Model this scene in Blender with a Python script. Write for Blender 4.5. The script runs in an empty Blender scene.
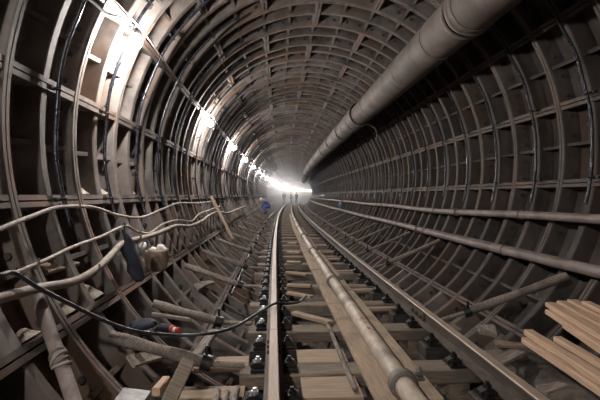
import bpy, math, random
from mathutils import Vector, Matrix, noise
random.seed(7)
S = bpy.context.scene
C = S.collection
PI = math.pi
R_ = math.radians

# ------------------------------------------------------------------ the place
CZ = 1.6                      # camera height; zero is the mean level of the muddy floor
RC = 850.0                    # the tunnel bends gently to the right
AX, AZ = 0.82, CZ + 0.49      # tunnel axis
RIN, RSK = 2.55, 2.75         # edge of the iron ribs, skin of the lining
RAIL = CZ - 1.15              # top of the rails
GAUGE = 1.52
FPX = 444.0

def W(s, x, z): return Vector((x + s*s/(2*RC), s, z))
def head(s): return -math.atan(s/RC)
def P(s, th, R):              # point on the lining: ring position, angle in degrees, radius
    a = R_(th)
    return W(s, AX + R*math.cos(a), AZ + R*math.sin(a))

YAW, PITCH = math.atan(28/FPX), -math.atan(5/FPX)
CAMROT = Matrix.Rotation(-YAW, 3, 'Z') @ Matrix.Rotation(PI/2 + PITCH, 3, 'X')
CAMP = Vector((0, 0, CZ))
def ray(px, py): return (CAMROT @ Vector(((px-300)/FPX, (200-py)/FPX, -1))).normalized()
def at_wall(px, py, R=2.5):   # where a line of sight meets the radius R
    d = ray(px, py); t = 0.3
    def out(t):
        p = CAMP + d*t
        return math.hypot(p.x - p.y*p.y/(2*RC) - AX, p.z - AZ) > R
    while not out(t) and t < 150: t += 0.1
    a, b = t-0.1, t
    for _ in range(20):
        m = (a+b)/2
        if out(m): b = m
        else: a = m
    return CAMP + d*a
def at_z(px, py, z):
    d = ray(px, py)
    return CAMP + d*((z-CZ)/d.z)
def at_y(px, py, y):
    d = ray(px, py)
    return CAMP + d*(y/d.y)

# ------------------------------------------------------------------ materials
def mat(name, c1, c2, scale=6.0, rough=0.85, metal=0.0, stretch=(1, 1, 1), bump=0.3, spots=None, spot_scale=2.0, coord='Object', detail=6.0, lo=0.35, hi=0.68):
    m = bpy.data.materials.new(name); m.use_nodes = True
    nt = m.node_tree; n = nt.nodes; l = nt.links
    b = n['Principled BSDF']
    b.inputs['Roughness'].default_value = rough
    b.inputs['Metallic'].default_value = metal
    tc = n.new('ShaderNodeTexCoord'); mp = n.new('ShaderNodeMapping')
    mp.inputs['Scale'].default_value = stretch
    l.new(tc.outputs[coord], mp.inputs['Vector'])
    nz = n.new('ShaderNodeTexNoise'); nz.inputs['Scale'].default_value = scale; nz.inputs['Detail'].default_value = detail
    nz.inputs['Roughness'].default_value = 0.65
    l.new(mp.outputs[0], nz.inputs['Vector'])
    cr = n.new('ShaderNodeValToRGB')
    cr.color_ramp.elements[0].position = lo; cr.color_ramp.elements[0].color = (*c1, 1)
    cr.color_ramp.elements[1].position = hi; cr.color_ramp.elements[1].color = (*c2, 1)
    l.new(nz.outputs['Fac'], cr.inputs[0])
    col = cr.outputs[0]
    if spots:
        n2 = n.new('ShaderNodeTexNoise'); n2.inputs['Scale'].default_value = spot_scale; n2.inputs['Detail'].default_value = 4
        l.new(tc.outputs[coord], n2.inputs['Vector'])
        r2 = n.new('ShaderNodeValToRGB'); r2.color_ramp.elements[0].position = .5; r2.color_ramp.elements[1].position = .66
        l.new(n2.outputs['Fac'], r2.inputs[0])
        mx = n.new('ShaderNodeMix'); mx.data_type = 'RGBA'
        l.new(r2.outputs[0], mx.inputs['Factor']); l.new(col, mx.inputs['A'])
        mx.inputs['B'].default_value = (*spots, 1)
        col = mx.outputs['Result']
    l.new(col, b.inputs['Base Color'])
    if bump:
        bp = n.new('ShaderNodeBump'); bp.inputs['Strength'].default_value = bump; bp.inputs['Distance'].default_value = .02
        l.new(nz.outputs['Fac'], bp.inputs['Height']); l.new(bp.outputs[0], b.inputs['Normal'])
    return m

M = {}
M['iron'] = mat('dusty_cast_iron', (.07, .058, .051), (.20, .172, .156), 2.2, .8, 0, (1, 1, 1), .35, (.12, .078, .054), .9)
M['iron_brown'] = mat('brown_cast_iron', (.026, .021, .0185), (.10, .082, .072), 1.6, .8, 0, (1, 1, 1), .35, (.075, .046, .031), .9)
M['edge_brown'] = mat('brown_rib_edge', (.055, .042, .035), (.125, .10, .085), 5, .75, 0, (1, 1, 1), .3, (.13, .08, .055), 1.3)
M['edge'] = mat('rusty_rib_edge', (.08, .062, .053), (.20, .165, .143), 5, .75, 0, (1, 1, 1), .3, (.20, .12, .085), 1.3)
M['plug'] = mat('dark_grout_plug', (.02, .018, .016), (.07, .06, .052), 9, .7)
M['mud'] = mat('gritty_mud', (.036, .03, .025), (.14, .116, .098), 14, .9, 0, (1, 1, 1), 1.0, (.20, .17, .145), 1.5)
M['dirt'] = mat('pale_dirt', (.20, .165, .135), (.42, .36, .30), 16, .95, 0, (1, 1, 1), .9)
M['rail_top'] = mat('rail_head_rust', (.34, .26, .20), (.48, .38, .30), 3, .5, .15, (8, .6, 8), .1)
M['rail'] = mat('rail_rust', (.045, .032, .026), (.115, .085, .068), 5, .7, .1, (3, 1, 3), .2)
M['wood'] = mat('raw_plank', (.27, .195, .135), (.45, .34, .245), 5, .8, 0, (14, .8, 14), .25, (.20, .145, .10), 1.6)
M['wood_x'] = mat('dirty_timber_across', (.13, .10, .075), (.30, .238, .182), 5, .85, 0, (.8, 14, 14), .4, (.13, .11, .09), 2.2)
M['wood_new'] = mat('fresh_sawn_plank', (.47, .30, .195), (.70, .50, .35), 4, .75, 0, (16, .7, 16), .15)
M['wood_old'] = mat('grey_old_pole', (.14, .115, .095), (.34, .285, .24), 6, .85, 0, (12, 1.2, 12), .4, (.10, .08, .065), 3)
M['birch'] = mat('birch_pole', (.16, .13, .11), (.46, .41, .36), 9, .85, 0, (6, 2, 6), .4)
M['pipe'] = mat('pale_dusty_pipe', (.36, .29, .225), (.56, .47, .38), 5, .6, 0, (3, 1, 3), .15, (.22, .17, .13), 2.5)
M['coupling'] = mat('dark_coupling', (.10, .085, .075), (.23, .20, .175), 9, .65, .2)
M['pipe_side'] = mat('dull_service_pipe', (.19, .15, .135), (.32, .265, .24), 5, .6, .1, (3, .8, 3), .15, (.14, .10, .085), 2.0)
M['duct'] = mat('dusty_duct_sheet', (.088, .07, .059), (.17, .138, .118), 3.0, .7, .0, (1.2, 1.2, 1.2), .15, (.08, .06, .05), 1.3)
M['duct_band'] = mat('duct_band', (.10, .08, .07), (.19, .155, .135), 8, .6, .1)
M['dark'] = mat('black_hole_lining', (.008, .008, .008), (.02, .018, .017), 5, .9)
M['black'] = mat('greasy_black_steel', (.008, .008, .009), (.035, .032, .03), 12, .45, .3)
M['hoop'] = mat('glossy_black_hose', (.010, .011, .016), (.04, .043, .058), 30, .2, .35, (1, 1, 1), .25)
M['bolt'] = mat('bright_bolt_steel', (.40, .41, .44), (.66, .67, .72), 12, .3, .6)
M['plate'] = mat('grey_steel_plate', (.13, .125, .125), (.34, .33, .33), 10, .45, .4)
M['cable'] = mat('dusty_grey_cable', (.24, .20, .17), (.42, .36, .31), 12, .7)
M['cable_thin'] = mat('dusty_pale_cable', (.30, .26, .225), (.48, .42, .37), 12, .7)
M['rubber'] = mat('black_rubber_cable', (.012, .012, .014), (.03, .03, .034), 10, .4)
M['blue'] = mat('navy_cloth', (.008, .010, .018), (.028, .035, .058), 10, .8, bump=.5)
M['blue_bright'] = mat('blue_work_cloth', (.03, .055, .20), (.08, .12, .36), 6, .8)
M['blue_bag'] = mat('blue_grey_plastic', (.03, .05, .11), (.22, .28, .42), 9, .4)
M['white'] = mat('chalky_white', (.50, .48, .45), (.75, .73, .70), 9, .8)
M['sack'] = mat('brown_sackcloth', (.16, .115, .085), (.31, .235, .175), 14, .9, bump=.6)
M['red'] = mat('red_paint', (.38, .03, .03), (.55, .07, .06), 6, .5)
M['pink'] = mat('faded_red_paint_smear', (.40, .22, .18), (.46, .30, .25), 9, .7)
M['grey_coat'] = mat('grey_work_cloth', (.09, .085, .085), (.16, .155, .15), 6, .9)
M['dark_coat'] = mat('dark_work_cloth', (.018, .02, .025), (.05, .052, .06), 6, .9)
M['olive'] = mat('olive_work_cloth', (.17, .15, .09), (.27, .24, .15), 6, .9)
M['skin'] = mat('skin', (.42, .25, .19), (.52, .33, .25), 6, .6, bump=.05)
def emit(name, col, st):
    m = bpy.data.materials.new(name); m.use_nodes = True
    n = m.node_tree.nodes; n.clear()
    e = n.new('ShaderNodeEmission'); o = n.new('ShaderNodeOutputMaterial')
    e.inputs[0].default_value = (*col, 1); e.inputs[1].default_value = st
    nz = n.new('ShaderNodeTexNoise'); nz.inputs['Scale'].default_value = 2
    m.node_tree.links.new(e.outputs[0], o.inputs[0])
    return m
M['bulb'] = emit('lit_bulb', (1, .95, .905), 1850)

# ------------------------------------------------------------------ mesh helpers
class MB:
    def __init__(self): self.v = []; self.f = []; self.m = []; self.s = []
    def add(self, vs, fs, mi=0, sm=False):
        b = len(self.v); self.v += [tuple(x) for x in vs]
        for q in fs:
            self.f.append([b+i for i in q]); self.m.append(mi); self.s.append(sm)
    def box(self, c, d, mi=0, rz=0.0, ch=0.0):
        c = Vector(c); x, y, z = d[0]/2, d[1]/2, d[2]/2
        r = Matrix.Rotation(rz, 3, 'Z')
        if ch <= 0:
            vs = [c + r @ Vector((sx*x, sy*y, sz*z)) for sx in (-1, 1) for sy in (-1, 1) for sz in (-1, 1)]
            self.add(vs, [(0, 1, 3, 2), (4, 6, 7, 5), (0, 4, 5, 1), (2, 3, 7, 6), (0, 2, 6, 4), (1, 5, 7, 3)], mi)
        else:                                    # chamfered along Y
            pr = rect(d[0], d[2], ch)
            self.sweep(pr, [(c + r @ Vector((0, -y, 0)), r @ Vector((1, 0, 0)), Vector((0, 0, 1))),
                            (c + r @ Vector((0, y, 0)), r @ Vector((1, 0, 0)), Vector((0, 0, 1)))], mi)
        return self
    def sweep(self, prof, frames, mi=0, sm=False, caps=True, mis=None):
        n = len(prof); vs = []
        for p, a, b in frames: vs += [p + a*u + b*w for u, w in prof]
        for k in range(len(frames)-1):
            pass
        b0 = len(self.v); self.v += [tuple(x) for x in vs]
        for k in range(len(frames)-1):
            for i in range(n):
                j = (i+1) % n
                self.f.append([b0+k*n+i, b0+k*n+j, b0+(k+1)*n+j, b0+(k+1)*n+i])
                self.m.append(mis[i] if mis else mi); self.s.append(sm)
        if caps:
            self.add(vs[:n], [list(range(n))[::-1]], mi); self.add(vs[-n:], [list(range(n))], mi)
        return self
    def tube(self, pts, r, n=10, mi=0, caps=True):
        pts = [Vector(p) for p in pts]; rs = r if isinstance(r, (list, tuple)) else [r]*len(pts)
        fr = []; up = None
        for i, p in enumerate(pts):
            t = (pts[min(i+1, len(pts)-1)] - pts[max(i-1, 0)]).normalized()
            if up is None: up = Vector((0, 0, 1)) if abs(t.z) < .9 else Vector((1, 0, 0))
            a = t.cross(up).normalized(); b = a.cross(t).normalized(); up = b
            fr.append((p, a, b))
        vs = []
        for (p, a, b), q in zip(fr, rs):
            vs += [p + (a*math.cos(2*PI*k/n) + b*math.sin(2*PI*k/n))*q for k in range(n)]
        fs = [(i*n+k, i*n+(k+1) % n, (i+1)*n+(k+1) % n, (i+1)*n+k) for i in range(len(pts)-1) for k in range(n)]
        self.add(vs, fs, mi, True)
        if caps:
            self.add(vs[:n], [list(range(n))[::-1]], mi); self.add(vs[-n:], [list(range(n))], mi)
        return self
    def lathe(self, prof, n=16, mi=0, c=(0, 0, 0), sx=1, sy=1, wob=0.0, seed=0):
        c = Vector(c); vs = []
        for i, (r, z) in enumerate(prof):
            for k in range(n):
                a = 2*PI*k/n
                q = r*(1 + wob*noise.noise(Vector((math.cos(a)*1.7+seed, math.sin(a)*1.7, i*.6))))
                vs.append(c + Vector((q*math.cos(a)*sx, q*math.sin(a)*sy, z)))
        fs = [(i*n+k, i*n+(k+1) % n, (i+1)*n+(k+1) % n, (i+1)*n+k) for i in range(len(prof)-1) for k in range(n)]
        fs += [list(range(n))[::-1], [(len(prof)-1)*n+k for k in range(n)]]
        self.add(vs, fs, mi, True); return self
    def build(self, name, mats, parent=None, loc=None):
        me = bpy.data.meshes.new(name)
        L = Vector(loc) if loc is not None else Vector((0, 0, 0))
        me.from_pydata([(v[0]-L.x, v[1]-L.y, v[2]-L.z) for v in self.v], [], self.f)
        for k in (mats if isinstance(mats, (list, tuple)) else [mats]): me.materials.append(M[k])
        me.polygons.foreach_set('material_index', self.m); me.polygons.foreach_set('use_smooth', self.s)
        me.update()
        o = bpy.data.objects.new(name, me); C.objects.link(o)
        if parent is not None: o.parent = parent
        else: o.location = L
        return o
def rect(w, h, c=.004):
    x, y = w/2, h/2
    return [(-x+c, -y), (x-c, -y), (x, -y+c), (x, y-c), (x-c, y), (-x+c, y), (-x, y-c), (-x, -y+c)]
def tag(o, label, cat, group=None, kind=None):
    o['label'] = label; o['category'] = cat
    if group: o['group'] = group
    if kind: o['kind'] = kind
    return o
def empty(name, loc, label, cat, group=None, rz=0):
    o = bpy.data.objects.new(name, None); C.objects.link(o)
    o.location = loc; o.rotation_euler = (0, 0, rz); o.empty_display_size = .1
    return tag(o, label, cat, group)
def kids(o): return [c for c in C.objects if c.parent == o]
def dup(root, loc, rz, label=None, group=None):
    r = root.copy(); C.objects.link(r); r.location = loc; r.rotation_euler = (0, 0, rz)
    if label: r['label'] = label
    if group: r['group'] = group
    for ch in tree[root.name]:
        c = ch.copy(); C.objects.link(c); c.parent = r
        for g in tree.get(ch.name, []):
            d = g.copy(); C.objects.link(d); d.parent = c
    return r
tree = {}
def learn(root):
    tree[root.name] = [o for o in C.objects if o.parent == root]
    for ch in tree[root.name]: tree[ch.name] = [o for o in C.objects if o.parent == ch]
def aim(o, p, q, up=(0, 0, 1)):   # local +Y runs from p to q
    p, q = Vector(p), Vector(q); y = (q-p).normalized(); x = y.cross(Vector(up)).normalized(); z = x.cross(y)
    o.matrix_world = Matrix(((x.x, y.x, z.x, p.x), (x.y, y.y, z.y, p.y), (x.z, y.z, z.z, p.z), (0, 0, 0, 1)))
    return o
ORD = 'first second third fourth fifth sixth seventh eighth ninth tenth eleventh twelfth thirteenth fourteenth fifteenth sixteenth seventeenth eighteenth nineteenth twentieth'.split()
def plank(name, p, q, w, t, m, label, cat, group=None, warp=.004, up=(0, 0, 1), seed=0, twist=0.0):
    L = (Vector(q)-Vector(p)).length; mb = MB(); fr = []
    n = max(2, int(L/.35)+1)
    for i in range(n):
        u = i/(n-1); a = twist*(u-.5)
        d = Vector((noise.noise((seed*3.1, u*2, 0))*warp, u*L, noise.noise((seed*5.3, u*2, 4))*warp))
        fr.append((d, Vector((math.cos(a), 0, math.sin(a))), Vector((-math.sin(a), 0, math.cos(a)))))
    mb.sweep(rect(w, t, min(.006, t*.2)), fr)
    o = mb.build(name, m); aim(o, p, q, up)
    return tag(o, label, cat, group)
def spline(pts, k=6):            # Catmull-Rom through the points
    pts = [Vector(p) for p in pts]; out = []
    for i in range(len(pts)-1):
        p0, p1, p2, p3 = pts[max(i-1, 0)], pts[i], pts[i+1], pts[min(i+2, len(pts)-1)]
        for j in range(k):
            t = j/k
            out.append(.5*((2*p1) + (p2-p0)*t + (2*p0-5*p1+4*p2-p3)*t*t + (3*p1-p0-3*p2+p3)*t**3))
    out.append(pts[-1]); return out

# ------------------------------------------------------------------ the cast-iron lining
S0, S1 = -8, 172
def arc(mb, prof, s, t0, t1, n, mis):
    k = len(prof); vs = []
    for i in range(n+1):
        th = t0 + (t1-t0)*i/n
        for ds, R in prof: vs.append(P(s+ds, th, R))
    for j in range(k-1):
        b = [(i*k+j, i*k+j+1, (i+1)*k+j+1, (i+1)*k+j) for i in range(n)]
        base = len(mb.v) if j == 0 else base
        if j == 0: mb.v += [tuple(x) for x in vs]
        for q in b: mb.f.append([base+x for x in q]); mb.m.append(mis[j]); mb.s.append(False)
FL_NEAR = ([(-.058, RSK), (-.05, RIN+.012), (-.04, RIN), (-.006, RIN), (-.005, RIN+.02), (.005, RIN+.02), (.006, RIN), (.04, RIN), (.05, RIN+.012), (.058, RSK)], [0, 0, 1, 1, 0, 1, 1, 0, 0])
FL_FAR = ([(-.055, RSK), (-.042, RIN), (.042, RIN), (.055, RSK)], [0, 1, 0])
MID = ([(-.06, RSK), (-.048, RIN+.03), (-.038, RIN+.02), (.038, RIN+.02), (.048, RIN+.03), (.06, RSK)], [0, 0, 0, 0, 0])
MID_FAR = ([(-.06, RSK), (-.043, RIN+.02), (.043, RIN+.02), (.06, RSK)], [0, 0, 0])
def lining(name, t0, t1):
    mb = MB()
    for s in range(S0, S1+1):
        far = s > 34
        n = max(4, round((t1-t0)/(5 if s > 60 else (3.4 if far else 2.0))))
        arc(mb, *( (FL_FAR[0], s) if far else (FL_NEAR[0], s)), t0, t1, n, (FL_FAR if far else FL_NEAR)[1])
        if s == S1: break
        arc(mb, (MID_FAR if far else MID)[0], s+.5, t0, t1, n, (MID_FAR if far else MID)[1])
        arc(mb, [(0, RSK), (.5, RSK), (1, RSK)], s, t0, t1, n, [0, 0])
        k = math.ceil((t0-2)/10 - 1e-6)
        while 2+10*k < t1 - 1e-6:
            th = 2+10*k; strong = (k % 2 == 1)
            if 50 < th < 135: strong = k % 4 == (1 if s % 2 else 3)
            w = R_(1)
            def plate(c, half, top, base, dip=0):
                vs = []; D = ((.05, 0), (.5, 0), (.95, 0)) if not dip else ((.05, 0), (.13, .6), (.22, 1), (.33, 1), (.41, .6), (.46, .25), (.54, .25), (.59, .6), (.67, 1), (.78, 1), (.87, .6), (.95, 0))
                for ds, q in D:
                    for dt, R in ((-half-base, RSK), (-half, top+dip*q), (half, top+dip*q), (half+base, RSK)): vs.append(P(s+ds, th+c+dt, R))
                fs = []; ms = []
                for i in range(len(D)-1):
                    for j in range(3): fs.append((i*4+j, i*4+j+1, i*4+j+5, i*4+j+4)); ms.append(1 if j == 1 and strong else 0)
                b = len(mb.v); mb.v += [tuple(x) for x in vs]
                for q, mi in zip(fs, ms): mb.f.append([b+x for x in q]); mb.m.append(mi); mb.s.append(False)
            if strong and s < 40:
                plate(-.55, .42, RIN+.005, .15); plate(.55, .42, RIN+.005, .15)
            elif strong: plate(0, .95, RIN+.005, .2)
            else: plate(0, .40, RIN+.035, .25, (.045 if 45 < th < 135 else (.115 if th > 150 and th < 300 else .055)) if s < 40 else 0)
            # grout plug in the far half of the cell and bolt heads on the flange
            if -2 < s < 34:
                tc = th+5
                if tc < t1:
                    c = P(s+.74, tc, RSK); nrm = (Vector((AX + s*s/(2*RC), c.y, AZ))-c); nrm.y = 0; nrm.normalize()
                    a = Vector((0, 1, 0)); b2 = nrm.cross(a)
                    nn = 8
                    for (r0, h0, r1, h1, mi) in ((.085, 0, .07, .025, 2), (.07, .025, .045, .012, 2)):
                        vs = [c + nrm*h0 + (a*math.cos(2*PI*q/nn)+b2*math.sin(2*PI*q/nn))*r0 for q in range(nn)] + [c + nrm*h1 + (a*math.cos(2*PI*q/nn)+b2*math.sin(2*PI*q/nn))*r1 for q in range(nn)]
                        mb.add(vs, [(q, (q+1) % nn, nn+(q+1) % nn, nn+q) for q in range(nn)], mi)
                    mb.add([c + nrm*.012 + (a*math.cos(2*PI*q/nn)+b2*math.sin(2*PI*q/nn))*.045 for q in range(nn)], [list(range(nn))], 2)
                if s < 16 and tc < t1:
                    for dt in (2.4, 7.4):
                        c = P(s-.056, th+dt, RSK-.095); u = Vector((0, -1, 0)); a = Vector((1, 0, 0)); b2 = Vector((0, 0, 1))
                        vs = [c + (a*math.cos(PI*q/3)+b2*math.sin(PI*q/3))*.024 + u*h for h in (0, .022) for q in range(6)]
                        mb.add(vs, [(q, (q+1) % 6, 6+(q+1) % 6, 6+q) for q in range(6)]+[list(range(6, 12))], 2)
            k += 1
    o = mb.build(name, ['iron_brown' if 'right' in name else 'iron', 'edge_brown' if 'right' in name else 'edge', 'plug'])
    o['kind'] = 'structure'
    return o
tag(lining('wall_left', 132, 232), 'ribbed cast iron tunnel lining on the side of the lamps', 'wall', kind='structure')
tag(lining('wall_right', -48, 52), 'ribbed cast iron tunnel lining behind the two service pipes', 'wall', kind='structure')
tag(lining('ceiling', 52, 132), 'coffered iron vault of the tunnel lining overhead', 'ceiling', kind='structure')
tag(lining('floor', 232, 312), 'iron invert of the tunnel below the track', 'floor', kind='structure')
mb = MB()
for s, nm in ((S1+.3, 'wall_far'), (S0-.3, 'wall_back')):
    mb = MB(); mb.add([P(s, 5*i, RSK+.05) for i in range(72)], [list(range(72))])
    tag(mb.build(nm, ['iron']), 'plain iron bulkhead closing the tunnel end' if s > 0 else 'iron bulkhead closing the tunnel behind the viewpoint', 'wall', kind='structure')

# muddy fill lying in the invert
def ground_z(x, s):
    u = x
    z = -.13 + .05*noise.noise((u*1.1, s*.9, 0)) + .03*noise.noise((u*4, s*4, 3)) + .018*noise.noise((u*11, s*11, 9))
    if u > 1.7: z += max(0, min(.34, (4.35-s)*.75))*min(1, (u-1.7)/.35)
    if u < -.2 and s > 3.6: z -= .28*min(1, (-.2-u)/.25)*min(1, (s-3.6)/.7)
    if u < -.15 and s < 4.0: z += .22*min(1, (-.15-u)/.2)*min(1, max(0, (4.0-s)/.7))
    return z
mb = MB(); vs = []; fs = []
ss = [-3 + .07*i for i in range(190)] + [10.3+.25*i for i in range(130)] + [43+1.0*i for i in range(40)]
xs = [-.92 + .07*i for i in range(50)]
for s in ss:
    for x in xs: vs.append(W(s, x, ground_z(x, s)))
nx = len(xs)
for i in range(len(ss)-1):
    for j in range(nx-1): fs.append((i*nx+j, i*nx+j+1, (i+1)*nx+j+1, (i+1)*nx+j))
mb.add(vs, fs, 0, True)
tag(mb.build('ground', ['mud']), 'dark gritty mud in the invert under the sleepers', 'ground', kind='structure')

# ------------------------------------------------------------------ rails, sleepers, fastenings
RP = [(-.066, 0), (.066, 0), (.066, .011), (.012, .03), (.008, .045), (.008, .105), (.016, .115), (.035, .122), (.035, .142), (.029, .15), (-.029, .15), (-.035, .142), (-.035, .122), (-.016, .115), (-.008, .105), (-.008, .045), (-.012, .03), (-.066, .011)]
RMI = [0]*8 + [1, 1, 1] + [0]*7
def rail(x, s0, s1, label, joint_at_end=True):
    base = W(s0, x, RAIL-.15)
    root = empty('running_rail', base, label, 'rail', 'running rails of the track')
    n = max(2, int((s1-s0)/1.0)+1)
    mb = MB(); fr = []
    for i in range(n):
        s = s0+.004 + (s1-s0-.008)*i/(n-1); h = head(s)
        fr.append((W(s, x, RAIL-.15)-base, Vector((math.cos(h), math.sin(h), 0)), Vector((0, 0, 1))))
    mb.sweep(RP, fr, 0, False, True, RMI); mb.build('rail_bar', ['rail', 'rail_top'], root)
    if joint_at_end:
        for sd in (-1, 1):
            fp = MB(); fb = MB()
            c = W(s1-.03, x+sd*.022, RAIL-.075)-base
            fp.sweep([(-.008, -.032), (.008, -.04), (.008, .034), (-.006, .038)] if sd > 0 else [(-.008, -.04), (.008, -.032), (.006, .038), (-.008, .034)],
                     [(c+Vector((0, -.36, 0)), Vector((1, 0, 0)), Vector((0, 0, 1))), (c+Vector((0, .02, 0)), Vector((1, 0, 0)), Vector((0, 0, 1)))])
            f = fp.build('fishplate', 'rail', root)
            for k in range(3):
                b = c + Vector((sd*.008, -.3+.12*k, 0))
                MB().tube([b, b+Vector((sd*.025, 0, 0))], .017, 6).build('bolt', 'rail', f)
    return root
js = [-2.0, 3.80, 16.3, 28.8, 41.3, 53.8, 66.3, 84]
for i in range(len(js)-1):
    rail(0.005, js[i], js[i+1], ['near end of the left rail up to its first joint', 'left rail from the nearby joint towards the lamps'][i] if i < 2 else f'{ORD[i]} length of the left rail, deep in the tunnel')
js = [-2.0, 4.73, 17.2, 29.7, 42.2, 54.7, 67.2, 84]
for i in range(len(js)-1):
    rail(0.005+GAUGE, js[i], js[i+1], ['near end of the right rail beside the fresh timber', 'right rail beyond the joint near the struts'][i] if i < 2 else f'{ORD[i]} length of the right rail, deep in the tunnel')

SLEEP_TOP = RAIL-.15-.022
SL = []
SF = []; s = 2.32
while s < 62:
    SF.append(s + random.uniform(-.03, .03)); s += .52
SL = SF[0::2]
sl_meshes = []
for v in range(5):
    mb = MB(); fr = []
    for i in range(8):
        u = i/7
        fr.append((Vector((-1.05+2.1*u, noise.noise((v*3.3, u*2, 1))*.012, -.0585+noise.noise((v*7.7, u*3, 2))*.003)), Vector((0, 1, 0)), Vector((0, 0, 1))))
    mb.sweep(rect(.20+.02*(v % 3), .11, .010), fr)
    o = mb.build('timber_sleeper', 'wood_x'); sl_meshes.append(o.data); bpy.data.objects.remove(o)
for i, s in enumerate(SL):
    o = bpy.data.objects.new('timber_sleeper', sl_meshes[i % 5]); C.objects.link(o)
    o.location = W(s, .77+random.uniform(-.06, .06), SLEEP_TOP); o.rotation_euler = (0, 0, head(s)+random.uniform(-.02, .02))
    lab = f'dirty timber sleeper across the track, {ORD[i]} from the viewpoint' if i < 6 else 'dirty timber sleeper under the rails further along the track'
    tag(o, lab, 'sleeper', 'timber sleepers of the track')
# wooden packing under every near sleeper
mb = MB(); mb.box((0, 0, .10), (.20, .24, .20), 0, 0, .008); mb.box((0, .0, .24), (.17, .20, .079), 0, .12, .006)
blk = mb.build('packing_block', 'wood_x'); blk_mesh = blk.data; bpy.data.objects.remove(blk)
for i, s in enumerate(SL[:26]):
    for x in (.13, 1.40):
        o = bpy.data.objects.new('packing_block', blk_mesh); C.objects.link(o)
        o.location = W(s, x, SLEEP_TOP-.112-.281); o.rotation_euler = (0, 0, head(s))
        tag(o, 'stacked wooden packing block standing in the mud under a sleeper', 'block', 'packing blocks under the sleepers')
mb = MB(); mb.box((0, 0, .14), (.42, .20, .28), 0, 0, .01); mb.box((0, 0, .335), (.40, .19, .107), 0, 0, .01)
M['stub'] = mat('tarred_timber', (.022, .018, .015), (.075, .06, .05), 7, .8, 0, (1, 1, 4), .4)
blk = mb.build('support_stub', 'stub'); stub_mesh = blk.data; bpy.data.objects.remove(blk)
for i, s in enumerate(SF[1::2][:40]):
    for k, x in enumerate((.0, GAUGE)):
        o = bpy.data.objects.new('support_stub', stub_mesh); C.objects.link(o)
        o.location = W(s, x, SLEEP_TOP-.39); o.rotation_euler = (0, 0, head(s))
        tag(o, ['short timber stub standing under the left rail between two sleepers', 'short timber stub standing under the right rail between two sleepers'][k], 'block', ['timber stubs under the left rail', 'timber stubs under the right rail'][k])
# fastenings
def fastening(label, group):
    root = empty('rail_fastening', (0, 0, 0), label, 'rail fastening', group)
    MB().box((0, 0, .0105), (.345, .17, .019), 0).build('base_plate', 'black', root)
    for sd in (-1, 1):
        cl = MB()
        cl.sweep([(-.05, 0), (.05, 0), (.055, .018), (.02, .036), (-.03, .036), (-.055, .018)],
                 [(Vector((sd*.122, -.035, .0225)), Vector((1, 0, 0)), Vector((0, 0, 1))), (Vector((sd*.122, .035, .0225)), Vector((1, 0, 0)), Vector((0, 0, 1)))])
        c = cl.build('clip', 'black', root)
        bo = MB(); bo.tube([(sd*.119, 0, .059), (sd*.119, 0, .080)], .026, 6)
        bo.tube([(sd*.119, 0, .080), (sd*.119, 0, .098)], .015, 8)
        bo.build('bolt', 'bolt' if sd < 0 else 'black', c)
        MB().tube([(sd*.15, .058, .021), (sd*.15, .058, .05)], .016, 6).build('screw', 'black', root)
    learn(root); return root
fl = fastening('black clip fastening with bright bolt holding the left rail to a sleeper', 'fastenings of the left rail')
fr_ = fastening('black clip fastening holding the right rail to a sleeper', 'fastenings of the right rail')
for i, s in enumerate(SF):
    for k, (x, src) in enumerate(((.005, fl), (.005+GAUGE, fr_))):
        loc = W(s, x, SLEEP_TOP)
        if i == 0: src.location = loc; src.rotation_euler = (0, 0, head(s) + (PI if k else 0))
        else: dup(src, loc, head(s) + (PI if k else 0))

# walkway planks along the middle of the track, and boards lying across
WT = SLEEP_TOP+.002
for i, (a, b, lab) in enumerate(((1.6, 5.18, 'nearest wide walkway plank left of the track pipe'), (5.22, 7.55, 'second walkway plank left of the track pipe'), (7.6, 11.0, 'third walkway plank left of the track pipe'), (11.05, 14.6, 'fourth walkway plank left of the track pipe'), (14.7, 19, 'fifth walkway plank left of the track pipe'), (19.1, 24, 'sixth walkway plank left of the track pipe'), (24.1, 30, 'far walkway plank left of the track pipe'))):
    x = (.775, .765, .76, .77, .76, .77, .77)[i]
    plank('walkway_plank', W(a, x, WT+.021), W(b, x-.004, WT+.021), (.26, .25, .26, .25, .26, .26, .26)[i], .038, 'wood', lab, 'plank', 'walkway planks beside the pipe', seed=i, warp=.002)
for i, (a, b, lab) in enumerate(((1.6, 5.9, 'nearest narrow walkway plank right of the track pipe'), (5.95, 9.6, 'second narrow walkway plank right of the track pipe'), (9.65, 13.6, 'third narrow walkway plank right of the track pipe'), (13.7, 18.5, 'fourth narrow walkway plank right of the track pipe'))):
    plank('walkway_plank', W(a, 1.0, WT+.021), W(b, .995, WT+.021), (.155, .12, .07, .07)[i], .038, 'wood', lab, 'plank', 'walkway planks beside the pipe', seed=20+i, warp=.002)
plank('batten', W(2.95, .55, WT+.011), W(4.5, .55, WT+.011), .035, .018, 'wood_old', 'thin dark batten lying along the walkway plank', 'batten', seed=31)
BH = WT+.022
def cross(px0, py0, px1, py1, z, w, t, m, lab, seed, name='loose_board'):
    a, b = at_z(px0, py0, z), at_z(px1, py1, z)
    plank(name, a, b, w, t, m, lab, 'board', 'boards lying across the track', seed=seed, warp=.006)
cross(294, 313, 331, 323, BH+.002, .085, .04, 'wood', 'tilted pale board laid between left rail and walkway', 41)
cross(288.0, 293, 312, 297, BH, .09, .036, 'wood', 'board beside the left rail, second one up from the tilted board', 42)
cross(287.5, 285, 311, 286, BH, .11, .04, 'wood', 'board between left rail and walkway near the pipe coupling', 43)
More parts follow.
